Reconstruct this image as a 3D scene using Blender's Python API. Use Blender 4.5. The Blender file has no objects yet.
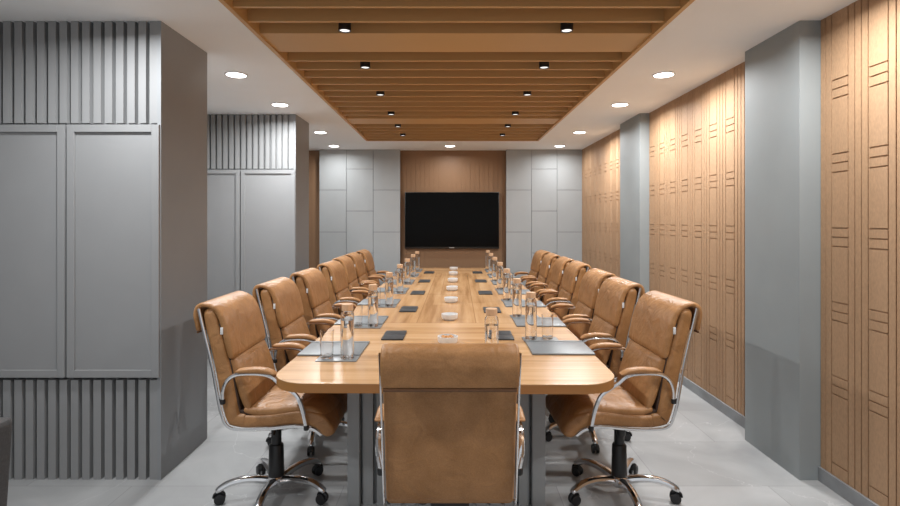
import bpy, bmesh, math, random
from mathutils import Vector, Matrix
random.seed(7)
scn = bpy.context.scene
COL = scn.collection
PI = math.pi
H = 2.66          # ceiling height

# ------------------------------------------------------------------ materials
def new_mat(name):
    m = bpy.data.materials.new(name); m.use_nodes = True
    nt = m.node_tree; nt.nodes.clear()
    out = nt.nodes.new('ShaderNodeOutputMaterial')
    return m, nt, out

def N(nt, kind, **kw):
    n = nt.nodes.new(kind)
    for k, v in kw.items():
        if k in n.inputs: n.inputs[k].default_value = v
        else: setattr(n, k, v)
    return n

def simple(name, col, rough=.5, metal=0.0, noise=0.0, scale=40, bump=0.0, spec=.5, stretch=(1, 1, 1)):
    m, nt, out = new_mat(name)
    b = N(nt, 'ShaderNodeBsdfPrincipled')
    b.inputs['Roughness'].default_value = rough
    b.inputs['Metallic'].default_value = metal
    b.inputs['Specular IOR Level'].default_value = spec
    tc = N(nt, 'ShaderNodeTexCoord'); mp = N(nt, 'ShaderNodeMapping'); mp.inputs['Scale'].default_value = stretch
    nt.links.new(tc.outputs['Object'], mp.inputs['Vector'])
    no = N(nt, 'ShaderNodeTexNoise'); no.inputs['Scale'].default_value = scale; no.inputs['Detail'].default_value = 4
    nt.links.new(mp.outputs[0], no.inputs['Vector'])
    cr = N(nt, 'ShaderNodeValToRGB')
    cr.color_ramp.elements[0].position = .3; cr.color_ramp.elements[1].position = .7
    cr.color_ramp.elements[0].color = tuple(c * (1 - noise) for c in col) + (1,)
    cr.color_ramp.elements[1].color = tuple(min(1, c * (1 + noise)) for c in col) + (1,)
    nt.links.new(no.outputs[0], cr.inputs[0]); nt.links.new(cr.outputs[0], b.inputs['Base Color'])
    if bump:
        bp = N(nt, 'ShaderNodeBump'); bp.inputs['Strength'].default_value = bump; bp.inputs['Distance'].default_value = .002
        nt.links.new(no.outputs[0], bp.inputs['Height']); nt.links.new(bp.outputs[0], b.inputs['Normal'])
    nt.links.new(b.outputs[0], out.inputs[0])
    return m

def wood(name, c0, c1, rough=.4, axis='X', scale=14, coat=0.0, spec=.5, fine=1.0):
    """straight grain running along one axis"""
    m, nt, out = new_mat(name)
    b = N(nt, 'ShaderNodeBsdfPrincipled'); b.inputs['Roughness'].default_value = rough
    b.inputs['Specular IOR Level'].default_value = spec
    b.inputs['Coat Weight'].default_value = coat; b.inputs['Coat Roughness'].default_value = .12
    tc = N(nt, 'ShaderNodeTexCoord'); mp = N(nt, 'ShaderNodeMapping')
    s = {'X': (.05, 1, 1), 'Y': (1, .05, 1), 'Z': (1, 1, .05)}[axis]
    mp.inputs['Scale'].default_value = s
    nt.links.new(tc.outputs['Object'], mp.inputs['Vector'])
    n1 = N(nt, 'ShaderNodeTexNoise'); n1.inputs['Scale'].default_value = scale; n1.inputs['Detail'].default_value = 6
    n2 = N(nt, 'ShaderNodeTexNoise'); n2.inputs['Scale'].default_value = scale * 9 * fine; n2.inputs['Detail'].default_value = 3
    for n in (n1, n2): nt.links.new(mp.outputs[0], n.inputs['Vector'])
    mx = N(nt, 'ShaderNodeMath', operation='MULTIPLY_ADD'); mx.inputs[1].default_value = .45
    mm = N(nt, 'ShaderNodeMath', operation='MULTIPLY'); mm.inputs[1].default_value = .15
    nt.links.new(n1.outputs[0], mm.inputs[0]); nt.links.new(n2.outputs[0], mx.inputs[0]); nt.links.new(mm.outputs[0], mx.inputs[2])
    cr = N(nt, 'ShaderNodeValToRGB')
    cr.color_ramp.elements[0].position = .36; cr.color_ramp.elements[1].position = .64
    cr.color_ramp.elements[0].color = c0 + (1,); cr.color_ramp.elements[1].color = c1 + (1,)
    nt.links.new(mx.outputs[0], cr.inputs[0]); nt.links.new(cr.outputs[0], b.inputs['Base Color'])
    nt.links.new(b.outputs[0], out.inputs[0])
    return m

def table_wood():
    """oak veneer: grain across the end fields, along the middle, with an inlaid centre field"""
    m, nt, out = new_mat('oak_table_veneer')
    L = nt.links.new
    b = N(nt, 'ShaderNodeBsdfPrincipled'); b.inputs['Roughness'].default_value = .27
    b.inputs['Specular IOR Level'].default_value = .55
    tc = N(nt, 'ShaderNodeTexCoord'); sx = N(nt, 'ShaderNodeSeparateXYZ'); L(tc.outputs['Object'], sx.inputs[0])
    def M(op, a, bb=None, c=None):
        n = N(nt, 'ShaderNodeMath', operation=op)
        for i, v in enumerate((a, bb, c)):
            if v is None: continue
            if isinstance(v, (int, float)): n.inputs[i].default_value = v
            else: L(v, n.inputs[i])
        return n.outputs[0]
    x, y = sx.outputs[0], sx.outputs[1]
    # table local y: 0 near end .. TL far end
    inmid = M('MULTIPLY', M('GREATER_THAN', y, 1.44), M('LESS_THAN', y, 5.15))
    def grain(sc):
        mp = N(nt, 'ShaderNodeMapping'); mp.inputs['Scale'].default_value = sc
        L(tc.outputs['Object'], mp.inputs[0])
        a = N(nt, 'ShaderNodeTexNoise'); a.inputs['Scale'].default_value = 13; a.inputs['Detail'].default_value = 7; a.inputs['Roughness'].default_value = .62
        L(mp.outputs[0], a.inputs['Vector']); return a.outputs[0]
    gx, gy = grain((.06, 1, 1)), grain((1, .06, 1))
    g = N(nt, 'ShaderNodeMix'); g.data_type = 'FLOAT'
    L(inmid, g.inputs[0]); L(gx, g.inputs[2]); L(gy, g.inputs[3])
    # boards: width .14 along grain fields
    bx = M('FLOOR', M('DIVIDE', x, .155)); by = M('FLOOR', M('DIVIDE', y, .13))
    ylen = M('FLOOR', M('DIVIDE', M('ADD', y, M('MULTIPLY', bx, .73)), 1.55))
    cmb1 = N(nt, 'ShaderNodeCombineXYZ'); L(bx, cmb1.inputs[0]); L(ylen, cmb1.inputs[1])
    cmb2 = N(nt, 'ShaderNodeCombineXYZ'); L(by, cmb2.inputs[0]); cmb2.inputs[1].default_value = 31
    w1 = N(nt, 'ShaderNodeTexWhiteNoise'); L(cmb1.outputs[0], w1.inputs[0])
    w2 = N(nt, 'ShaderNodeTexWhiteNoise'); L(cmb2.outputs[0], w2.inputs[0])
    w = N(nt, 'ShaderNodeMix'); w.data_type = 'FLOAT'; L(inmid, w.inputs[0]); L(w2.outputs[0], w.inputs[2]); L(w1.outputs[0], w.inputs[3])
    fac = M('ADD', M('MULTIPLY', g.outputs[0], .8), M('MULTIPLY', w.outputs[0], .16))
    # seams of the inlaid field
    ax = M('ABSOLUTE', M('SUBTRACT', x, -.02))
    def line(v, pos, hw): return M('LESS_THAN', M('ABSOLUTE', M('SUBTRACT', v, pos)), hw)
    seam = M('MAXIMUM', line(y, 1.44, .006), line(y, 5.15, .006))
    seam = M('MAXIMUM', seam, M('MULTIPLY', inmid, line(ax, .215, .004)))
    seam = M('MAXIMUM', seam, M('MULTIPLY', inmid, M('MULTIPLY', line(ax, .085, .003), M('GREATER_THAN', y, 2.9))))
    seam = M('MAXIMUM', seam, M('MULTIPLY', M('LESS_THAN', ax, .215), line(y, 2.95, .008)))
    centre = M('MULTIPLY', M('LESS_THAN', ax, .215), inmid)
    fac = M('SUBTRACT', fac, M('MULTIPLY', centre, .05))
    cr = N(nt, 'ShaderNodeValToRGB')
    cr.color_ramp.elements[0].position = .30; cr.color_ramp.elements[1].position = .66
    cr.color_ramp.elements[0].color = (.36, .185, .075, 1); cr.color_ramp.elements[1].color = (.64, .405, .215, 1)
    e = cr.color_ramp.elements.new(.47); e.color = (.52, .30, .138, 1)
    L(fac, cr.inputs[0])
    mc = N(nt, 'ShaderNodeMix'); mc.data_type = 'RGBA'; mc.inputs['B'].default_value = (.30, .15, .06, 1)
    L(M('MULTIPLY', seam, .6), mc.inputs[0]); L(cr.outputs[0], mc.inputs['A'])
    L(mc.outputs['Result'], b.inputs['Base Color']); L(b.outputs[0], out.inputs[0])
    return m

def leather(name='tan_leather', k=1.0):
    m, nt, out = new_mat(name)
    L = nt.links.new
    b = N(nt, 'ShaderNodeBsdfPrincipled'); b.inputs['Roughness'].default_value = .44; b.inputs['Specular IOR Level'].default_value = .45
    tc = N(nt, 'ShaderNodeTexCoord')
    n1 = N(nt, 'ShaderNodeTexNoise'); n1.inputs['Scale'].default_value = 9; n1.inputs['Detail'].default_value = 5
    n2 = N(nt, 'ShaderNodeTexNoise'); n2.inputs['Scale'].default_value = 220; n2.inputs['Detail'].default_value = 2
    n3 = N(nt, 'ShaderNodeTexNoise'); n3.inputs['Scale'].default_value = 11; n3.inputs['Detail'].default_value = 2
    n3.inputs['Distortion'].default_value = 1.2
    for n in (n1, n2, n3): L(tc.outputs['Object'], n.inputs['Vector'])
    ad = N(nt, 'ShaderNodeMath', operation='MULTIPLY_ADD'); ad.inputs[1].default_value = .35
    ml = N(nt, 'ShaderNodeMath', operation='MULTIPLY'); ml.inputs[1].default_value = .65
    L(n1.outputs[0], ml.inputs[0]); L(n2.outputs[0], ad.inputs[0]); L(ml.outputs[0], ad.inputs[2])
    cr = N(nt, 'ShaderNodeValToRGB')
    cr.color_ramp.elements[0].position = .33; cr.color_ramp.elements[1].position = .67
    cr.color_ramp.elements[0].color = (.28 * k, .129 * k, .041 * k, 1); cr.color_ramp.elements[1].color = (.445 * k, .225 * k, .090 * k, 1)
    L(ad.outputs[0], cr.inputs[0]); L(cr.outputs[0], b.inputs['Base Color'])
    bp = N(nt, 'ShaderNodeBump'); bp.inputs['Strength'].default_value = .16; bp.inputs['Distance'].default_value = .0012
    L(n2.outputs[0], bp.inputs['Height'])
    bp2 = N(nt, 'ShaderNodeBump'); bp2.inputs['Strength'].default_value = .45; bp2.inputs['Distance'].default_value = .02
    L(n3.outputs[0], bp2.inputs['Height']); L(bp.outputs[0], bp2.inputs['Normal']); L(bp2.outputs[0], b.inputs['Normal'])
    L(b.outputs[0], out.inputs[0])
    return m

def floor_mat():
    m, nt, out = new_mat('grey_stone_tile')
    L = nt.links.new
    b = N(nt, 'ShaderNodeBsdfPrincipled'); b.inputs['Roughness'].default_value = .42; b.inputs['Specular IOR Level'].default_value = .4
    tc = N(nt, 'ShaderNodeTexCoord')
    br = N(nt, 'ShaderNodeTexBrick'); br.offset = .5; br.inputs['Scale'].default_value = 1
    br.inputs['Brick Width'].default_value = 1.2; br.inputs['Row Height'].default_value = .6
    br.inputs['Mortar Size'].default_value = .0022; br.inputs['Mortar Smooth'].default_value = 0
    br.inputs['Color1'].default_value = (.40, .405, .405, 1); br.inputs['Color2'].default_value = (.325, .33, .33, 1)
    br.inputs['Mortar'].default_value = (.25, .25, .25, 1); br.inputs['Bias'].default_value = 0
    L(tc.outputs['Object'], br.inputs['Vector'])
    n1 = N(nt, 'ShaderNodeTexNoise'); n1.inputs['Scale'].default_value = 1.6; n1.inputs['Detail'].default_value = 8; n1.inputs['Distortion'].default_value = .8
    n2 = N(nt, 'ShaderNodeTexNoise'); n2.inputs['Scale'].default_value = 1.1; n2.inputs['Detail'].default_value = 7; n2.inputs['Distortion'].default_value = .5
    L(tc.outputs['Object'], n1.inputs['Vector']); L(tc.outputs['Object'], n2.inputs['Vector'])
    mul = N(nt, 'ShaderNodeMix'); mul.data_type = 'RGBA'; mul.blend_type = 'MULTIPLY'; mul.inputs[0].default_value = 1
    cr = N(nt, 'ShaderNodeValToRGB'); cr.color_ramp.elements[0].position = .3; cr.color_ramp.elements[1].position = .7
    cr.color_ramp.elements[0].color = (.72, .72, .73, 1); cr.color_ramp.elements[1].color = (1.16, 1.16, 1.16, 1)
    L(n1.outputs[0], cr.inputs[0]); L(br.outputs[0], mul.inputs['A']); L(cr.outputs[0], mul.inputs['B'])
    ab = N(nt, 'ShaderNodeMath', operation='SUBTRACT'); ab.inputs[1].default_value = .5; L(n2.outputs[0], ab.inputs[0])
    ab2 = N(nt, 'ShaderNodeMath', operation='ABSOLUTE'); L(ab.outputs[0], ab2.inputs[0])
    lt = N(nt, 'ShaderNodeMath', operation='LESS_THAN'); lt.inputs[1].default_value = .0016; L(ab2.outputs[0], lt.inputs[0])
    lm = N(nt, 'ShaderNodeMath', operation='MULTIPLY'); lm.inputs[1].default_value = .32; L(lt.outputs[0], lm.inputs[0])
    mv = N(nt, 'ShaderNodeMix'); mv.data_type = 'RGBA'; mv.inputs['B'].default_value = (.62, .62, .62, 1)
    L(lm.outputs[0], mv.inputs[0]); L(mul.outputs['Result'], mv.inputs['A'])
    L(mv.outputs['Result'], b.inputs['Base Color']); L(b.outputs[0], out.inputs[0])
    return m

def glass_mat(name, tint=(.97, .985, .98), f=.9):
    m, nt, out = new_mat(name)
    L = nt.links.new
    t = N(nt, 'ShaderNodeBsdfTransparent'); t.inputs[0].default_value = tint + (1,)
    g = N(nt, 'ShaderNodeBsdfGlossy'); g.inputs['Roughness'].default_value = .03
    lw = N(nt, 'ShaderNodeFresnel'); lw.inputs[0].default_value = 1.42
    mp = N(nt, 'ShaderNodeMath', operation='MULTIPLY'); mp.inputs[1].default_value = f; L(lw.outputs[0], mp.inputs[0])
    mx = N(nt, 'ShaderNodeMixShader'); L(mp.outputs[0], mx.inputs[0]); L(t.outputs[0], mx.inputs[1]); L(g.outputs[0], mx.inputs[2])
    L(mx.outputs[0], out.inputs[0])
    return m

def refr(name, ior):
    m, nt, out = new_mat(name)
    g = N(nt, 'ShaderNodeBsdfGlass'); g.inputs['IOR'].default_value = ior; g.inputs['Roughness'].default_value = 0
    nt.links.new(g.outputs[0], out.inputs[0]); return m

def emit(name, col, s):
    m, nt, out = new_mat(name)
    e = N(nt, 'ShaderNodeEmission'); e.inputs[0].default_value = col + (1,); e.inputs[1].default_value = s
    nt.links.new(e.outputs[0], out.inputs[0]); return m

M = dict(
    floor=floor_mat(),
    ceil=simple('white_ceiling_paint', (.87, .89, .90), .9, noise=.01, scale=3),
    wallgrey=simple('grey_wall_paint', (.30, .31, .32), .8, noise=.04, scale=4),
    pillar=simple('blue_grey_paint', (.275, .30, .305), .62, noise=.05, scale=2.2),
    cab=simple('warm_grey_lacquer', (.29, .293, .297), .5, noise=.02, scale=5, spec=.4),
    cabside=simple('taupe_grey_lacquer', (.275, .285, .295), .55, noise=.03, scale=3),
    tile=simple('pale_grey_panel', (.385, .40, .405), .75, noise=.03, scale=3, spec=.2),
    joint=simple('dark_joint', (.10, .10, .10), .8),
    walnut=simple('wall_veneer', (.41, .255, .148), .6, noise=.10, scale=110, spec=.3, stretch=(1, 1, .45)),
    backwood=wood('back_wall_veneer', (.27, .155, .085), (.34, .20, .115), .5, 'Z', 26, spec=.3),
    slat=wood('ceiling_slat_veneer', (.55, .335, .14), (.68, .44, .20), .5, 'X', 14),
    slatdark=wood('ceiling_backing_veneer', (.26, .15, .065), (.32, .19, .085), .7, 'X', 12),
    stone=simple('grey_stone_skirting', (.26, .27, .28), .45, noise=.15, scale=8),
    table=table_wood(),
    edge=wood('table_edge_oak', (.36, .16, .045), (.47, .225, .07), .35, 'X', 14),
    pedestal=simple('pedestal_grey', (.31, .32, .325), .5, noise=.02, scale=4),
    leather=leather(),
    seam=simple('brown_seam_binding', (.15, .066, .026), .5, noise=.1, scale=60),
    pipingshade=simple('dark_brown_piping_shade', (.045, .022, .012), .6, noise=.1, scale=60),  # dark piping tone that also paints the shade in the cushion gaps
    chrome=simple('polished_chrome', (.80, .80, .81), .10, 1.0, noise=.02, scale=10),
    black=simple('black_plastic', (.012, .012, .013), .38, noise=.1, scale=30),
    darkgrey=simple('charcoal_leatherette', (.035, .038, .042), .45, noise=.12, scale=60),
    folder=simple('grey_leatherette', (.19, .205, .215), .36, noise=.05, scale=80, bump=.1),
    coaster=simple('grey_coaster', (.25, .265, .275), .3, noise=.04, scale=60),
    white=simple('white_ceramic', (.70, .70, .70), .2, noise=.01),
    tagw=simple('white_fabric_tag', (.75, .76, .76), .7, noise=.03),
    cork=simple('pale_wood_lid', (.62, .40, .24), .6, noise=.12, scale=60, stretch=(1, 1, .3)),
    glass=refr('clear_glass', 1.42), water=refr('still_water', 1.33),
    screen=simple('tv_screen', (.003, .003, .003), .16, noise=0, spec=.08),
    bezel=simple('tv_bezel', (.012, .012, .012), .3, noise=0),
    logo=simple('silver_print', (.5, .5, .5), .4, noise=0),
    fabric=simple('dark_grey_upholstery', (.075, .072, .072), .85, noise=.15, scale=120, bump=.3),
    lens=emit('downlight_diffuser', (1.0, .97, .93), 14),
    spotlens=emit('spot_lens', (1.0, .97, .93), 1.2),
    sweet=simple('caramel_wrapper', (.55, .25, .07), .3, noise=.2, scale=80),
    paint=simple('light_trim', (.75, .75, .74), .5),
)

# ------------------------------------------------------------------ mesh helpers
def box(bm, x0, x1, y0, y1, z0, z1, bev=0.0, seg=2):
    r = bmesh.ops.create_cube(bm, size=1)
    vs = r['verts']
    for v in vs:
        v.co = Vector(((x0 + x1) / 2 + v.co.x * (x1 - x0), (y0 + y1) / 2 + v.co.y * (y1 - y0), (z0 + z1) / 2 + v.co.z * (z1 - z0)))
    if bev > 0:
        es = list({e for v in vs for e in v.link_edges})
        bmesh.ops.bevel(bm, geom=es, offset=bev, segments=seg, profile=.6, affect='EDGES')

def lathe(bm, prof, cx=0, cy=0, cz=0, n=24, cap0=True, cap1=True):
    """prof: (radius, z) list"""
    rings = []
    for r, z in prof:
        rings.append([bm.verts.new((cx + r * math.cos(2 * PI * k / n), cy + r * math.sin(2 * PI * k / n), cz + z)) for k in range(n)])
    for a, b in zip(rings, rings[1:]):
        for k in range(n):
            bm.faces.new((a[k], a[(k + 1) % n], b[(k + 1) % n], b[k]))
    if cap0: bm.faces.new(rings[0][::-1])
    if cap1: bm.faces.new(rings[-1])

def cat(pts, k=6):
    """Catmull-Rom resample of points (any dimension)"""
    P = [Vector(p) for p in pts]; P = [P[0] * 2 - P[1]] + P + [P[-1] * 2 - P[-2]]
    o = []
    for i in range(1, len(P) - 2):
        for j in range(k):
            t = j / k
            o.append(.5 * ((2 * P[i]) + (P[i + 1] - P[i - 1]) * t + (2 * P[i - 1] - 5 * P[i] + 4 * P[i + 1] - P[i + 2]) * t * t
                     + (3 * P[i] - P[i - 1] - 3 * P[i + 1] + P[i + 2]) * t ** 3))
    o.append(P[-2]); return o

def tube(bm, pts, r, n=10, k=6, flat=1.0, up=Vector((1, 0, 0)), smooth=True):
    """round or oval bar along a path; r may be a list. flat scales the width along `up`"""
    p3 = cat(pts, k) if smooth else [Vector(p) for p in pts]
    if isinstance(r, (list, tuple)):
        R = [x[0] for x in cat([(q, 0, 0) for q in r], k)] if smooth else list(r)
    else: R = [r] * len(p3)
    rings = []
    for i, p in enumerate(p3):
        t = (p3[min(i + 1, len(p3) - 1)] - p3[max(i - 1, 0)]).normalized()
        s = (up - t * up.dot(t)).normalized(); u = t.cross(s)
        rings.append([bm.verts.new(p + s * math.cos(2 * PI * q / n) * R[i] * flat + u * math.sin(2 * PI * q / n) * R[i]) for q in range(n)])
    for a, b in zip(rings, rings[1:]):
        for q in range(n): bm.faces.new((a[q], a[(q + 1) % n], b[(q + 1) % n], b[q]))
    bm.faces.new(rings[0][::-1]); bm.faces.new(rings[-1])

def pad(bm, stations, w, crown=0.0, rs=.016, endr=(.015, .015), nx=9):
    """upholstered strip. stations: list of (y, z, thickness) on the centre line, swept along X half-width w."""
    S = cat([(a, b, c) for a, b, c in stations], 5)
    C = [Vector((s[0], s[1])) for s in S]; T = [s[2] for s in S]
    n = len(C); tang = []
    for i in range(n): tang.append((C[min(i + 1, n - 1)] - C[max(i - 1, 0)]).normalized())
    st = []
    def ends(i, sgn, r):
        o = []
        for a in (.0, .3, .6, .85, 1.0):
            ang = a * PI / 2
            o.append((C[i] + tang[i] * sgn * (r * math.sin(ang) - r), tang[i], T[i] / 2 - r * .9 * (1 - math.cos(ang)) if T[i] / 2 > r else T[i] / 2 * math.cos(ang * .93), w - r * (1 - math.cos(ang))))
        return o
    e0 = ends(0, -1, endr[0]); e1 = ends(n - 1, 1, endr[1])
    L0 = 0.0
    mid = []
    # drop stations inside the rounded ends
    acc = [0.0]
    for i in range(1, n): acc.append(acc[-1] + (C[i] - C[i - 1]).length)
    for i in range(n):
        if acc[i] > endr[0] * 1.05 and acc[-1] - acc[i] > endr[1] * 1.05: mid.append((C[i], tang[i], T[i] / 2, w))
    seq = e0[::-1] + mid + e1
    rings = []
    for ci, (c, t, h, ww) in enumerate(seq):
        nrm = Vector((-t.y, t.x))
        r = min(rs, h * .98)
        prof = []
        # top side left->right
        for k in range(nx):
            x = -(ww - r) + 2 * (ww - r) * k / (nx - 1)
            prof.append((x, h + crown * (1 - (x / ww) ** 2) * (1 if 4 < ci < len(seq) - 5 else .0)))
        for k in range(1, 4):
            a = PI / 2 - k * PI / 8
            prof.append((ww - r + r * math.cos(a), h - r + r * math.sin(a)))
        for k in range(0, 4):
            a = -k * PI / 8
            prof.append((ww - r + r * math.cos(a), -h + r + r * math.sin(a)))
        for k in range(nx):
            x = (ww - r) - 2 * (ww - r) * k / (nx - 1)
            prof.append((x, -h))
        for k in range(1, 4):
            a = -PI / 2 - k * PI / 8
            prof.append((-(ww - r) + r * math.cos(a), -h + r + r * math.sin(a)))
        for k in range(0, 4):
            a = PI - k * PI / 8
            prof.append((-(ww - r) + r * math.cos(a), h - r + r * math.sin(a)))
        rings.append([bm.verts.new((x, c.x + nrm.x * q, c.y + nrm.y * q)) for x, q in prof])
    m = len(rings[0])
    for a, b in zip(rings, rings[1:]):
        for q in range(m): bm.faces.new((a[q], a[(q + 1) % m], b[(q + 1) % m], b[q]))
    bm.faces.new(rings[0][::-1]); bm.faces.new(rings[-1])

def prism(bm, outline, z0, z1, bev=0.0):
    lo = [bm.verts.new((x, y, z0)) for x, y in outline]; hi = [bm.verts.new((x, y, z1)) for x, y in outline]
    n = len(outline)
    bm.faces.new(lo[::-1]); bm.faces.new(hi)
    for i in range(n): bm.faces.new((lo[i], lo[(i + 1) % n], hi[(i + 1) % n], hi[i]))

def rrect(x0, x1, y0, y1, r, n=8):
    o = []
    for cx, cy, a0 in ((x1 - r, y1 - r, 0), (x0 + r, y1 - r, 90), (x0 + r, y0 + r, 180), (x1 - r, y0 + r, 270)):
        for k in range(n + 1):
            a = math.radians(a0 + 90 * k / n); o.append((cx + r * math.cos(a), cy + r * math.sin(a)))
    return o

def obj(name, bm, m, parent=None, loc=(0, 0, 0), rz=0, smooth=True, ang=35):
    bmesh.ops.recalc_face_normals(bm, faces=bm.faces)
    me = bpy.data.meshes.new(name); bm.to_mesh(me); bm.free()
    mm = M[m] if isinstance(m, str) else m
    me.materials.append(mm)
    if smooth:
        for p in me.polygons: p.use_smooth = True
        me.set_sharp_from_angle(angle=math.radians(ang))
    o = bpy.data.objects.new(name, me); COL.objects.link(o)
    o.location = loc; o.rotation_euler = (0, 0, rz)
    if parent: o.parent = parent
    return o

def tag(o, label, category=None, group=None, kind=None):
    if label: o['label'] = label
    if category: o['category'] = category
    if group: o['group'] = group
    if kind: o['kind'] = kind
    return o

def thing(name, label, category, loc=(0, 0, 0), rz=0, group=None, kind=None):
    o = bpy.data.objects.new(name, None); COL.objects.link(o)
    o.empty_display_size = .1
    o.location = loc; o.rotation_euler = (0, 0, rz)
    return tag(o, label, category, group, kind)

def struct(name, bm, m, label=None, parent=None, **kw):
    o = obj(name, bm, m, parent, **kw)
    if parent is None: o['kind'] = 'structure'
    if label: o['label'] = label
    return o

def copy_tree(o, parent=None):
    c = o.copy(); COL.objects.link(c)
    if parent: c.parent = parent
    for ch in list(o.children): copy_tree(ch, c)
    return c
BM = bmesh.new

# ------------------------------------------------------------------ setting
XR, XL, YB = 2.15, -2.75, 8.72
bm = BM(); box(bm, XL - .1, XR + .1, -1.6, YB + .1, -.08, 0); struct('floor', bm, 'floor', 'grey stone tiled floor', smooth=False)
RX0, RX1, RY0, RY1 = -1.205, 1.275, .3, 7.62
bm = BM()
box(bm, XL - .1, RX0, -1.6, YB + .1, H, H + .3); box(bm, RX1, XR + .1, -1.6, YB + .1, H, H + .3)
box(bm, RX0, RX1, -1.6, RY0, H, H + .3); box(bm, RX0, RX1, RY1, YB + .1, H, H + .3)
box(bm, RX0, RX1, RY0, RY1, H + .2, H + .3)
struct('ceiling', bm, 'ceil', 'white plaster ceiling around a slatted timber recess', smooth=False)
bm = BM(); box(bm, XL - .1, XL, -1.6, YB + .1, 0, H); struct('wall_left', bm, 'wallgrey', 'grey wall behind the cabinets', smooth=False)
bm = BM(); box(bm, XL, XR + .1, YB, YB + .1, 0, H)
# vertical grooves as raised boards
x = -2.74
while x < 1.0:
    wd = .075
    if x + wd < -2.13 or (x > -.86 and x + wd < .97): box(bm, x + .002, x + wd - .002, YB - .006, YB, 0, H)
    x += wd
struct('wall_back', bm, 'backwood', 'brown timber end wall behind the television', smooth=False)

# grey tiled panels left and right of the television
def grey_tiles(n, x0, x1, label):
    yf, yb = 8.60, YB - .006
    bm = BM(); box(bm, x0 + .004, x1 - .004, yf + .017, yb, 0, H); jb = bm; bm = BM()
    w = (x1 - x0) / 3
    for c in range(3):
        cuts = [z for z in ([2.344, 1.662, .98, .30] if c == 1 else [2.003, 1.321, .64]) ]
        zs = [H] + cuts + [0]
        for a, b in zip(zs, zs[1:]):
            box(bm, x0 + c * w + (.003 if c else 0), x0 + (c + 1) * w - (.003 if c < 2 else 0), yf, yf + .018, b + .003, a - .003)
    t = struct('trim_%d' % n, bm, 'tile', label, smooth=False)
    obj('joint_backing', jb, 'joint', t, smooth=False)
grey_tiles(1, -2.118, -.811, 'pale grey staggered wall panels left of the television')
grey_tiles(2, .914, 2.148, 'pale grey staggered wall panels right of the television')

# right wall with grooved timber sheets
bm = BM()
secs = [(-1.6, 3.066, 2.914, 2.285), (3.633, 5.70, 4.055, 2.285), (6.36, YB, 6.53, 2.285)]
box(bm, XR, XR + .1, -1.6, YB + .1, 0, H)
for (s0, s1, c0, zt) in secs:
    P, hw, g = .261, .062, (.0055 if s0 > 6 else .0038)
    k = math.floor((s0 - c0) / P) - 1
    edges = []
    while c0 + k * P - hw < s1 + .3:
        c = c0 + k * P
        edges += [(c - hw, 1), (c + hw, 0), (c + hw + .045, 0), (c + hw + .09, 0)]
        k += 1
    for (a, kind), (b, _) in zip(edges, edges[1:]):
        a2, b2 = max(a, s0), min(b, s1)
        if b2 - a2 < .012: continue
        if kind == 0:
            box(bm, XR - .008, XR, a2 + g, b2 - g, .08, H)
        else:
            cuts = []
            for q in range(5): cuts += [zt - .412 * q, zt - .412 * q - .051, zt - .412 * q - .102]
            zs = [H] + cuts + [.15, .08]
            for z1, z0 in zip(zs, zs[1:]):
                box(bm, XR - .008, XR, a2 + g, b2 - g, z0 + (g if z0 > .09 else 0), z1 - (g if z1 < H else 0))
struct('wall_right', bm, 'walnut', 'tan timber sheets with routed lines on the right wall', smooth=False)
bm = BM()
for (a, b) in ((-1.6, 3.066), (3.633, 5.70), (6.36, 8.6)): box(bm, XR - .022, XR - .008, a, b, 0, .08)
struct('baseboard_right', bm, 'stone', 'grey stone skirting along the timber wall', smooth=False)
for n, (a, b, l) in enumerate(((3.066, 3.633, 'near'), (5.70, 6.36, 'far'))):
    bm = BM(); box(bm, 2.022 if n == 0 else 2.042, XR, a, b, 0, H)
    o = struct('pillar', bm, 'pillar', 'blue-grey painted pillar, the %s one of two on the right wall' % ('nearer' if n == 0 else 'farther'), smooth=False)

# ------------------------------------------------------------------ built-in cabinets on the left
def cabinet(y0, y1, split, label):
    t = thing('built_in_cabinet', label, 'cabinet', (-1.674, y0, 0), 0, 'tall grey fluted cabinets')
    D = y1 - y0; xl = XL + 1.674 + .002
    bm = BM(); box(bm, xl, 0, .05, D, 0, H - .001); box(bm, -.022, 0, .0, .05, 0, H - .001)
    obj('carcass', bm, 'cabside', t, smooth=False)
    zt, zb = 2.056, .597
    for (z0, z1, nm) in ((zt + .012, H - .001, 'top'), (0, zb - .018, 'bottom')):
        bm = BM(); x = -.024
        box(bm, xl, -.023, .040, .05, z0, z1)
        first = True
        while x > xl + .07:
            w = .043
            box(bm, x - w, x, .004, .040, z0, z1)
            x -= .0655
        obj('fluted_panel', bm, 'cab', t, smooth=False)
    s = split + 1.674
    for (a, b) in ((s + .006, -.004), (max(xl + .003, s - .53), s - .006)):
        bm = BM(); f = .043
        box(bm, a, b, -.004, .049, zb, zt)                       # panel backing
        box(bm, a, a + f, -.018, -.004, zb, zt, .002); box(bm, b - f, b, -.018, -.004, zb, zt, .002)
        box(bm, a + f, b - f, -.018, -.004, zt - f, zt, .002); box(bm, a + f, b - f, -.018, -.004, zb, zb + f, .002)
        obj('door', bm, 'cab', t, smooth=False)
    return t
cabinet(3.07, 3.655, -2.215, 'tall grey built-in cabinet with fluted panels and framed doors, nearest the camera')
cabinet(5.75, 6.29, -2.27, 'tall grey built-in cabinet with fluted panels, the farther one beside the end wall')

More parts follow.
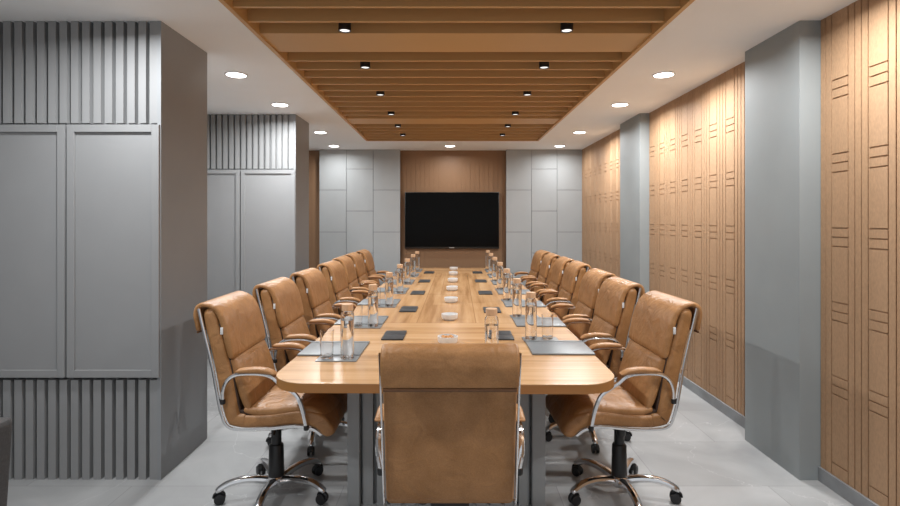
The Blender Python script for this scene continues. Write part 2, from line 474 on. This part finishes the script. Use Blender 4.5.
# ------------------------------------------------------------------ slatted ceiling
t = thing('slatted_ceiling_panel', 'recessed ceiling panel of tan timber slats above the table', 'ceiling panel', (0, 0, H))
bm = BM(); w = .026
for a in ((RX0, RX0 + w, RY0, RY1), (RX1 - w, RX1, RY0, RY1), (RX0 + w, RX1 - w, RY0, RY0 + w), (RX0 + w, RX1 - w, RY1 - w, RY1)):
    box(bm, a[0], a[1], a[2], a[3], -.012, .17)
obj('frame', bm, 'slat', t, smooth=False)
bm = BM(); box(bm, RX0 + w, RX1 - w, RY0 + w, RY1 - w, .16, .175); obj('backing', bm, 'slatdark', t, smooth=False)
ys = [3.85 + .2195 * k for k in range(10)] + [6.58 + .221 * k for k in range(5)] + [3.09 - .212 * k for k in range(11)]
bm = BM()
for y in ys: box(bm, RX0 + w, RX1 - w, y - .0, y + .024, .005, .16)
obj('slats', bm, 'slat', t, smooth=False)
for (a, b) in ((3.285, 3.647), (6.02, 6.36), (.56, .9)):
    bm = BM(); box(bm, RX0 + w, RX1 - w, a, b, .003, .16); obj('wide_beam', bm, 'slat', t, smooth=False)

# ------------------------------------------------------------------ lights
def lamp(name, kind, loc, energy, parent=None, **kw):
    l = bpy.data.lights.new(name, kind); l.energy = energy; l.color = kw.pop('color', (.97, .988, 1))
    for k, v in kw.items(): setattr(l, k, v)
    o = bpy.data.objects.new(name, l); COL.objects.link(o); o.location = loc
    if parent: o.parent = parent
    return o
E_DOWN, E_NEAR = 23, 20
pos = [(s * 1.69 if (s, y) != (-1, 8.17) else -1.79, y) for s in (-1, 1) for y in (4.19, 5.27, 6.91, 8.17)] + [(0, 8.17)]
words = {4.19: 'nearest the camera', 5.27: 'second from the camera', 6.91: 'third from the camera', 8.17: 'last before the end wall'}
proto = None
for (x, y) in pos:
    side = 'left' if x < -1 else ('right' if x > 1 else 'middle')
    lab = 'round white recessed downlight in the %s ceiling border, %s' % (side, words[y]) if side != 'middle' else 'round white recessed downlight above the television'
    if proto is None:
        proto = thing('downlight', lab, 'ceiling light', (x, y, H), 0, 'recessed downlights')
        bm = BM(); lathe(bm, [(.074, -.001), (.088, -.001), (.088, -.006), (.082, -.009), (.074, -.009)], n=32, cap0=False, cap1=False)
        obj('trim_ring', bm, 'paint', proto)
        bm = BM(); lathe(bm, [(.074, -.001), (.074, -.007)], n=32); obj('diffuser', bm, 'lens', proto)
        o = proto
    else:
        o = copy_tree(proto); o.location = (x, y, H); o['label'] = lab
    lamp('downlight_lamp', 'AREA', (x, y, H - .02), E_DOWN * (.34 if y > 8 else 1), shape='DISK', size=.07, spread=math.radians(168))
for x in (-1.70, 1.71):
    for y in (2.55, 1.0):
        lamp('downlight_lamp', 'AREA', (x, y, H - .02), E_NEAR, shape='DISK', size=.07, spread=math.radians(168))
proto = None
sn = ['nearest the camera', 'second from the camera', 'third from the camera', 'fourth from the camera', 'fifth from the camera', 'farthest from the camera']
for x in (-.635, .705):
    for i, y in enumerate((3.20, 3.97, 4.83, 5.72, 6.46, 7.13)):
        lab = 'small black cylinder spotlight between the ceiling slats, %s row, %s' % ('left' if x < 0 else 'right', sn[i])
        if proto is None:
            proto = thing('spotlight', lab, 'spotlight', (x, y, H), 0, 'spotlights in the slatted ceiling')
            bm = BM(); lathe(bm, [(.036, .155), (.038, .15), (.038, -.012), (.033, -.014), (.031, -.008)], n=24, cap1=False)
            obj('housing', bm, 'black', proto)
            bm = BM(); lathe(bm, [(.032, -.004), (.030, -.0085), (.012, -.011)], n=24); obj('lens', bm, 'spotlens', proto)
        else:
            o = copy_tree(proto); o.location = (x, y, H); o['label'] = lab
        lamp('spot_lamp', 'SPOT', (x, y, H - .03), 16, spot_size=math.radians(75), spot_blend=.7, shadow_soft_size=.03)
    for y in (2.35, 1.5):
        lamp('spot_lamp', 'SPOT', (x, y, H - .03), 16, spot_size=math.radians(75), spot_blend=.7, shadow_soft_size=.03)

# ------------------------------------------------------------------ television
t = thing('television', 'large black flat television switched off on the brown timber wall', 'television', (.0325, YB - .007, 1.51))
bm = BM(); box(bm, -.772, .772, -.055, -.012, -.462, .462, .006); obj('casing', bm, 'bezel', t)
bm = BM(); box(bm, -.762, .762, -.0565, -.05, -.432, .452); obj('screen', bm, 'screen', t, smooth=False)
bm = BM(); box(bm, -.045, .035, -.057, -.05, -.452, -.441, .001); obj('logo', bm, 'logo', t)
bm = BM(); box(bm, -.25, .25, -.012, 0, -.2, .2); obj('wall_bracket', bm, 'black', t, smooth=False)

# ------------------------------------------------------------------ table
TY0, TL, TW = 2.405, 5.98, .818
TR = -.0145
def table_pt(lx, ly):       # table local to world
    c, s = math.cos(TR), math.sin(TR)
    return (-.028 + lx * c - ly * s, TY0 + lx * s + ly * c)
ZT = .76
t = thing('conference_table', 'long light oak conference table with rounded corners on a grey base', 'table', (-.028, TY0, 0), TR)
bm = BM(); prism(bm, rrect(-TW, TW, 0, TL, .19, 12), ZT - .004, ZT); obj('tabletop', bm, 'table', t)
bm = BM(); prism(bm, rrect(-TW, TW, 0, TL, .19, 12), ZT - .044, ZT - .004); obj('edge_band', bm, 'edge', t)
bm = BM(); box(bm, -.46, .46, .43, TL - .5, 0, ZT - .044)
for a, b in ((-.515, -.452), (.452, .52)): box(bm, a, b, .36, TL - .42, 0, ZT - .044, .003)
x = -.44
while x < .43:
    box(bm, x, x + .055, .39, .43, 0, ZT - .044, .003); x += .075
obj('pedestal', bm, 'pedestal', t)

# ------------------------------------------------------------------ executive chair
def offs(path, d, k=6):
    P = cat([(a, b, 0) for a, b in path], k); o = []
    for i, p in enumerate(P):
        t = (P[min(i + 1, len(P) - 1)] - P[max(i - 1, 0)]).normalized()
        o.append((p.x - t.y * d, p.y + t.x * d))
    return o
FR = [(-.312, 1.060), (-.290, .965), (-.262, .85), (-.236, .731), (-.216, .62), (-.197, .535), (-.166, .468), (-.09, .453), (.04, .457), (.14, .467), (.212, .466), (.266, .452), (.304, .425)]
def make_chair(label):
    t = thing('executive_chair', label, 'office chair', group='tan leather executive chairs')
    # back shell
    def shell(path, th, d0=.006):
        P = cat([(a, b, c) for (a, b), c in zip(path, th)], 4); o = []
        for i, p in enumerate(P):
            tt = (P[min(i + 1, len(P) - 1)].xy - P[max(i - 1, 0)].xy).normalized()
            d = d0 + p.z / 2
            o.append((p.x - tt.y * d, p.y + tt.x * d, p.z))
        return o[::2] + ([o[-1]] if (len(o) - 1) % 2 else [])
    bm = BM(); pad(bm, shell([(-.304, 1.054)] + FR[1:8], [.062, .068, .074, .078, .078, .076, .07, .066]), .237, 0, .02, (.028, .004)); obj('backrest', bm, 'leather', t)
    bm = BM(); pad(bm, shell(FR[6:12] + [(.300, .422), (.318, .396)], [.07, .066, .064, .068, .076, .078, .070, .06], .002), .236, 0, .02, (.004, .02)); obj('seat', bm, 'leather', t)
    # lower back cushion and head cushion, seat cushion
    bm = BM(); pad(bm, [(a, b, .03) for a, b in offs(FR, .076, 1)[1:7]], .222, 0, .008, (.01, .01)); obj('back_gap_shade', bm, 'pipingshade', t)  # inset dark strip: shade of the undercut back cushions put into its colour
    bm = BM(); pad(bm, [(a, b, .03) for a, b in offs(FR, .078, 1)[6:10]], .221, 0, .008, (.01, .01)); obj('seat_gap_shade', bm, 'pipingshade', t)  # same painted gap shade, under the seat cushion
    bm = BM(); pad(bm, [(-.154, .803, .034), (-.134, .745, .044), (-.108, .66, .050), (-.085, .585, .046), (-.066, .54, .03)], .222, .010, .02, (.012, .012)); obj('back_cushion', bm, 'leather', t)
    hp = [(-.150, .805, .030), (-.164, .87, .038), (-.181, .945, .038), (-.199, 1.003, .034), (-.224, 1.046, .028), (-.260, 1.070, .024), (-.297, 1.077, .024), (-.324, 1.062, .024),
          (-.333, 1.025, .024), (-.326, .985, .022), (-.318, .945, .022)]
    bm = BM(); pad(bm, hp, .236, .004, .012, (.012, .010)); hc = obj('head_cushion', bm, 'leather', t)
    bm = BM(); pad(bm, [(-.3235, .944, .010), (-.3225, .940, .011), (-.3215, .9335, .010)], .228, 0, .002, (.002, .002), nx=3); obj('flap_piping', bm, 'seam', hc)
    for s in (-1, 1):
        bm = BM(); box(bm, s * .238 - .0025, s * .238 + .0025, -.203, -.190, .93, .965, .001)
        obj('tag', bm, 'tagw', hc)
    bm = BM(); pad(bm, [(-.095, .545, .03), (-.03, .533, .042), (.06, .535, .046), (.16, .545, .046), (.24, .542, .042), (.29, .512, .038), (.314, .47, .034), (.313, .425, .03)], .226, .012, .02, (.014, .014)); obj('seat_cushion', bm, 'leather', t)
    for s in (-1, 1):
        bm = BM(); tube(bm, [(s * .241, a, b) for a, b in FR], .0085, n=8, k=4, flat=.5)
        obj('side_frame', bm, 'chrome', t)
        x = s * .265
        bm = BM()
        tube(bm, [(s * .25, -.185, .60), (s * .262, -.178, .66), (x, -.155, .71), (x, -.11, .737), (x, -.03, .742), (x, .03, .737), (x, .068, .722), (x, .098, .696), (x, .145, .666), (s * .262, .188, .628), (s * .256, .213, .56), (s * .252, .232, .470)],
             [.0105, .0105, .0105, .0105, .0105, .0105, .0105, .0105, .0105, .0105, .0105, .0105], n=8, k=4, flat=1.1)
        a = obj('armrest', bm, 'chrome', t)
        bm = BM(); pad(bm, [(-.112, .754, .010), (-.08, .757, .020), (-.01, .759, .025), (.05, .752, .022), (.090, .738, .010)], .023, .002, .009, (.008, .008), nx=4)
        for v in bm.verts: v.co.x += x
        obj('arm_pad', bm, 'leather', a)
        for (y, z) in ((-.185, .598), (.232, .468)):
            bm = BM(); lathe(bm, [(.011, -.012), (.013, -.008), (.013, .008), (.011, .012)], s * .254, y, z, 12)
            obj('bolt_cap', bm, 'black', a)
    # mechanism, gas lift
    bm = BM(); box(bm, -.075, .075, -.09, .12, .405, .447, .012); box(bm, -.035, .035, -.04, .05, .37, .41, .008)
    tube(bm, [(.0, .03, .42), (.12, .04, .415), (.20, .05, .405)], .007, n=8); lathe(bm, [(.02, -.03), (.024, -.02), (.024, .02), (.02, .03)], -.11, .03, .40, 12)
    tube(bm, [(0, .03, .42), (-.11, .03, .405)], .01, n=8, smooth=False)
    obj('tilt_mechanism', bm, 'black', t)
    bm = BM(); lathe(bm, [(.027, .40), (.027, .285), (.033, .283), (.038, .275), (.042, .125), (.042, .112), (.036, .10)][::-1], n=20); obj('gas_lift', bm, 'black', t)
    bm = BM(); lathe(bm, [(.026, .05), (.036, .055), (.046, .075), (.047, .105), (.042, .112)], n=20); obj('base_hub', bm, 'chrome', t)
    for k in range(5):
        a = 2 * PI * k / 5
        bm = BM(); tube(bm, [(.035, 0, .088), (.10, 0, .104), (.17, 0, .110), (.235, 0, .101), (.285, 0, .078), (.297, 0, .064)], [.022, .021, .019, .018, .017, .014], n=10, k=4, flat=1.15, up=Vector((0, 1, 0)))
        leg = obj('base_leg', bm, 'chrome', t, rz=a)
        bm = BM()
        for s in (-1, 1):
            m2 = BM(); lathe(m2, [(.020, -.009), (.027, -.007), (.0285, 0), (.027, .007), (.020, .009)], n=18)
            bmesh.ops.rotate(m2, verts=m2.verts, cent=(0, 0, 0), matrix=Matrix.Rotation(PI / 2, 3, 'X'))
            bmesh.ops.translate(m2, verts=m2.verts, vec=(.285, s * .014, .0285))
            me = bpy.data.meshes.new('x'); m2.to_mesh(me); m2.free(); bm.from_mesh(me); bpy.data.meshes.remove(me)
        lathe(bm, [(.007, .025), (.007, .068)], .292, 0, 0, 10)
        tube(bm, [(.262, 0, .035), (.268, 0, .056), (.29, 0, .063), (.31, 0, .052), (.315, 0, .035)], .008, n=8, k=3, flat=1.4, up=Vector((0, 1, 0)))
        obj('caster', bm, 'black', leg)
    return t

chair = make_chair('tan leather executive chair at the near end of the table, its back to the camera')
chair.location = (.0, 2.125, 0)
ordn = ['nearest the camera', 'second from the camera', 'third from the camera', 'middle one of seven', 'third from the far end', 'second from the far end', 'farthest from the camera']
DXL = [0, 0, .0, -.02, -.07, -.085, -.08]
DXR = [0, 0, .03, .06, .06, .04, .04]
LY = [2.90, 3.67, 4.43, 5.32, 6.10, 6.78, 7.50]
RYs = [2.90, 3.71, 4.40, 5.30, 5.95, 6.65, 7.35]
for i in range(7):
    for side in (-1, 1):
        c = copy_tree(chair)
        y = (LY if side < 0 else RYs)[i]
        c.location = (-.950 + .0145 * (y - 2.9) + DXL[i] if side < 0 else .926 + .012 * (y - 2.9) + DXR[i], y, 0)
        c.rotation_euler = (0, 0, (-PI / 2 if side < 0 else PI / 2) + math.radians(random.uniform(-2, 2) if i else (0 if side < 0 else 2)))
        if side > 0:
            for ch in c.children:
                if ch.name.startswith('base_leg'): ch.rotation_euler.z += math.radians(36)
        elif i:
            a = math.radians(random.uniform(0, 72))
            for ch in c.children:
                if ch.name.startswith('base_leg'): ch.rotation_euler.z += a
        c['label'] = 'tan leather executive chair on the %s side of the table, %s' % ('left' if side < 0 else 'right', ordn[i])
for ch in chair.children:
    if ch.name.startswith('base_leg'): ch.rotation_euler.z += math.radians(18)
    elif not ch.name.startswith(('base_hub', 'gas_lift')): ch.location.z -= .014      # seat set a notch lower

# ------------------------------------------------------------------ things on the table
place = ['nearest the camera', 'second from the camera', 'third from the camera', 'fourth from the camera', 'fifth from the camera', 'sixth from the camera', 'farthest from the camera']
LF = [2.90, 3.765, 4.64, 5.49, 6.29, 7.10, 7.80]    # folder near edge Y (left)
RF = [2.92, 3.70, 4.54, 5.33, 6.13, 6.88, 7.63]
def on_table(wx, wy, z=0): return (wx, wy, ZT + z)
def make_folder():
    bm = BM(); box(bm, -.1725, .1725, 0, .325, .0005, .010, .002)
    box(bm, -.1725, .1725, .285, .290, .010, .0115)
    return obj('desk_folder', bm, 'folder')
def make_coaster():
    bm = BM(); box(bm, -.108, .108, -.055, .055, .0004, .006, .0015); return obj('coaster_tray', bm, 'coaster')
def make_bottle():
    t = thing('water_bottle', '', 'bottle')
    bm = BM(); lathe(bm, [(.0345, .0008), (.036, .004), (.036, .232), (.033, .243), (.027, .25), (.0265, .2548), (.0245, .2548), (.025, .248), (.031, .240), (.0338, .230), (.0338, .010), (.032, .007)], n=28)
    obj('glass_body', bm, 'glass', t)
    bm = BM(); lathe(bm, [(.031, .0085), (.033, .011), (.033, .205)], n=24); obj('water', bm, 'water', t)
    bm = BM(); lathe(bm, [(.0285, .255), (.030, .257), (.030, .288), (.0285, .290)], n=24); obj('lid', bm, 'cork', t)
    return t
def make_glass():
    bm = BM(); lathe(bm, [(.030, .0008), (.033, .003), (.0365, .150), (.0345, .150), (.0315, .018), (.028, .014)], n=28)
    return obj('drinking_glass', bm, 'glass')
fo, co, bo, gl = make_folder(), make_coaster(), make_bottle(), make_glass()
used = False
def put(src, first, loc, rz, label, cat_, group):
    o = src if first else (copy_tree(src) if src.type == 'EMPTY' else src.copy())
    if not first and src.type != 'EMPTY': COL.objects.link(o)
    o.location = loc; o.rotation_euler = (0, 0, rz); tag(o, label, cat_, group)
    return o
first = True
for side, ys_ in ((-1, LF), (1, RF)):
    sd = 'left' if side < 0 else 'right'
    for i, y in enumerate(ys_):
        cx = .0145 * (y + .16 - 2.9) - .021
        X = cx + side * .646
        f = put(fo, first, on_table(X, y, 0), TR, 'grey leatherette desk folder on the %s side of the table, %s' % (sd, place[i]), 'folder', 'desk folders along the table')
        cy = y - .062 if side < 0 else y + .325 + .060
        CX = X + (.065 if side < 0 else -.065)
        put(co, first, on_table(CX, cy), TR, 'small grey tray under bottle and glass on the %s side, %s' % (sd, place[i]), 'coaster', 'coaster trays along the table')
        bx = CX + .050 if side < 0 else CX - .058
        put(bo, first, on_table(bx, cy, .0062), 0, 'clear water bottle with pale wooden lid on the %s side, %s' % (sd, place[i]), 'bottle', 'water bottles along the table')
        gx = CX - .060 if side < 0 else CX + .045
        put(gl, first, on_table(gx, cy, .0062), 0, 'empty clear glass tumbler on the %s side, %s' % (sd, place[i]), 'glass', 'tumblers along the table')
        first = False
put(bo, False, on_table(.214, 2.73), 0, 'clear water bottle standing just behind the chair at the near table end', 'bottle', 'water bottles along the table')
# socket boxes
proto = None
for side in (-1, 1):
    for i, y in enumerate((3.41, 4.42 if side < 0 else 4.38, 5.44, 6.50, 7.58)):
        lab = 'flat black rectangular pad on the %s half of the table, %s' % ('left' if side < 0 else 'right', ['nearest the camera', 'second from the camera', 'middle one of five', 'fourth from the camera', 'farthest from the camera'][i])
        if proto is None:
            bm = BM(); box(bm, -.068, .068, -.125, -.002, .0005, .010, .002); box(bm, -.068, .068, .002, .125, .0005, .010, .002); box(bm, -.066, .066, -.003, .003, .0005, .008)
            proto = obj('table_pad', bm, 'darkgrey'); o = proto
        else: o = proto.copy(); COL.objects.link(o)
        o.location = on_table(side * .345 + .0145 * (y - 2.9) - .020, y, 0); o.rotation_euler = (0, 0, TR)
        tag(o, lab, 'table pad', 'black pads on the table')
# bowls
proto = None
BY = [3.20, 3.97, 4.82, 5.64, 6.42, 7.25, 7.98]
bl = ['holding sweets, nearest the camera', 'second from the camera', 'third from the camera', 'middle one of seven', 'fifth from the camera', 'sixth from the camera', 'farthest from the camera']
for i, y in enumerate(BY):
    if proto is None:
        bm = BM(); lathe(bm, [(.044, .0008), (.046, .006), (.056, .011), (.0605, .020), (.0615, .046), (.058, .0465), (.056, .022), (.045, .014)], n=32)
        proto = obj('bowl', bm, 'white'); o = proto
    else: o = proto.copy(); COL.objects.link(o)
    o.location = on_table(.0145 * (y - 2.9) - .018, y)
    tag(o, 'small white ceramic bowl on the table centre line, ' + bl[i], 'bowl', 'white bowls along the table centre')
proto = None
bx0 = .0145 * .3 - .018
for i, (dx, dy) in enumerate(((-.026, -.012), (.004, -.026), (.028, -.006), (-.006, .010), (-.028, .020), (.018, .026))):
    if proto is None:
        bm = BM(); bmesh.ops.create_icosphere(bm, subdivisions=2, radius=.0115)
        for v in bm.verts: v.co.z = v.co.z * .7; v.co.x *= 1.25
        proto = obj('sweet', bm, 'sweet'); o = proto
    else:
        o = proto.copy(); COL.objects.link(o)
    o.location = (bx0 + dx, 3.20 + dy, ZT + .0395); o.rotation_euler = (0, 0, i * 1.1)
    tag(o, 'small wrapped caramel sweet in the nearest white bowl', 'sweet', 'sweets in the nearest bowl')

# ------------------------------------------------------------------ grey lounge chair at the left edge
t = thing('lounge_chair', 'dark grey upholstered chair cut off by the lower left edge', 'armchair', (-2.075, 2.12, 0), math.radians(0))
bm = BM()
pr = [(-.30, .12, .05)]
def slab(bm, x0, x1, y0, y1, z0, z1, tx, bev):
    n0 = len(bm.verts)
    box(bm, x0, x1, y0, y1, z0, z1, bev, 4)
    bm.verts.ensure_lookup_table()
    for v in bm.verts[n0:]:
        f = (v.co.z - z0) / (z1 - z0); v.co.x = v.co.x * (tx + (1 - tx) * f)
bm = BM(); slab(bm, -.30, .29, -.06, .06, .12, .70, .86, .03); obj('backrest', bm, 'fabric', t)
bm = BM(); slab(bm, -.25, .25, -.62, -.06, .25, .44, .95, .035); obj('seat', bm, 'fabric', t)
for s in (-1, 1):
    for y in (-.55, .0):
        bm = BM(); tube(bm, [(s * .22, y, 0), (s * .20, y, .27)], [.012, .018], n=8, smooth=False); obj('leg', bm, 'black', t)

# ------------------------------------------------------------------ camera, world, view
cam = bpy.data.cameras.new('camera'); co_ = bpy.data.objects.new('camera', cam); COL.objects.link(co_)
co_.location = (0, 0, 1.5); co_.rotation_euler = (PI / 2, 0, 0)
cam.sensor_width = 36; cam.lens = 36 * 530 / 900; cam.shift_y = -32 / 900; cam.clip_start = .05
scn.camera = co_
w = bpy.data.worlds.new('world'); scn.world = w; w.use_nodes = True
w.node_tree.nodes['Background'].inputs[0].default_value = (.93, .96, 1, 1)
w.node_tree.nodes['Background'].inputs[1].default_value = .55
vs = scn.view_settings
vs.view_transform = 'Standard'; vs.look = 'None'; vs.gamma = 1; vs.exposure = 0.18; vs.use_curve_mapping = False
scn.cycles.max_bounces = 10; scn.cycles.diffuse_bounces = 5; scn.cycles.transparent_max_bounces = 24
scn.cycles.sample_clamp_indirect = 6
scn.cycles.use_denoising = True
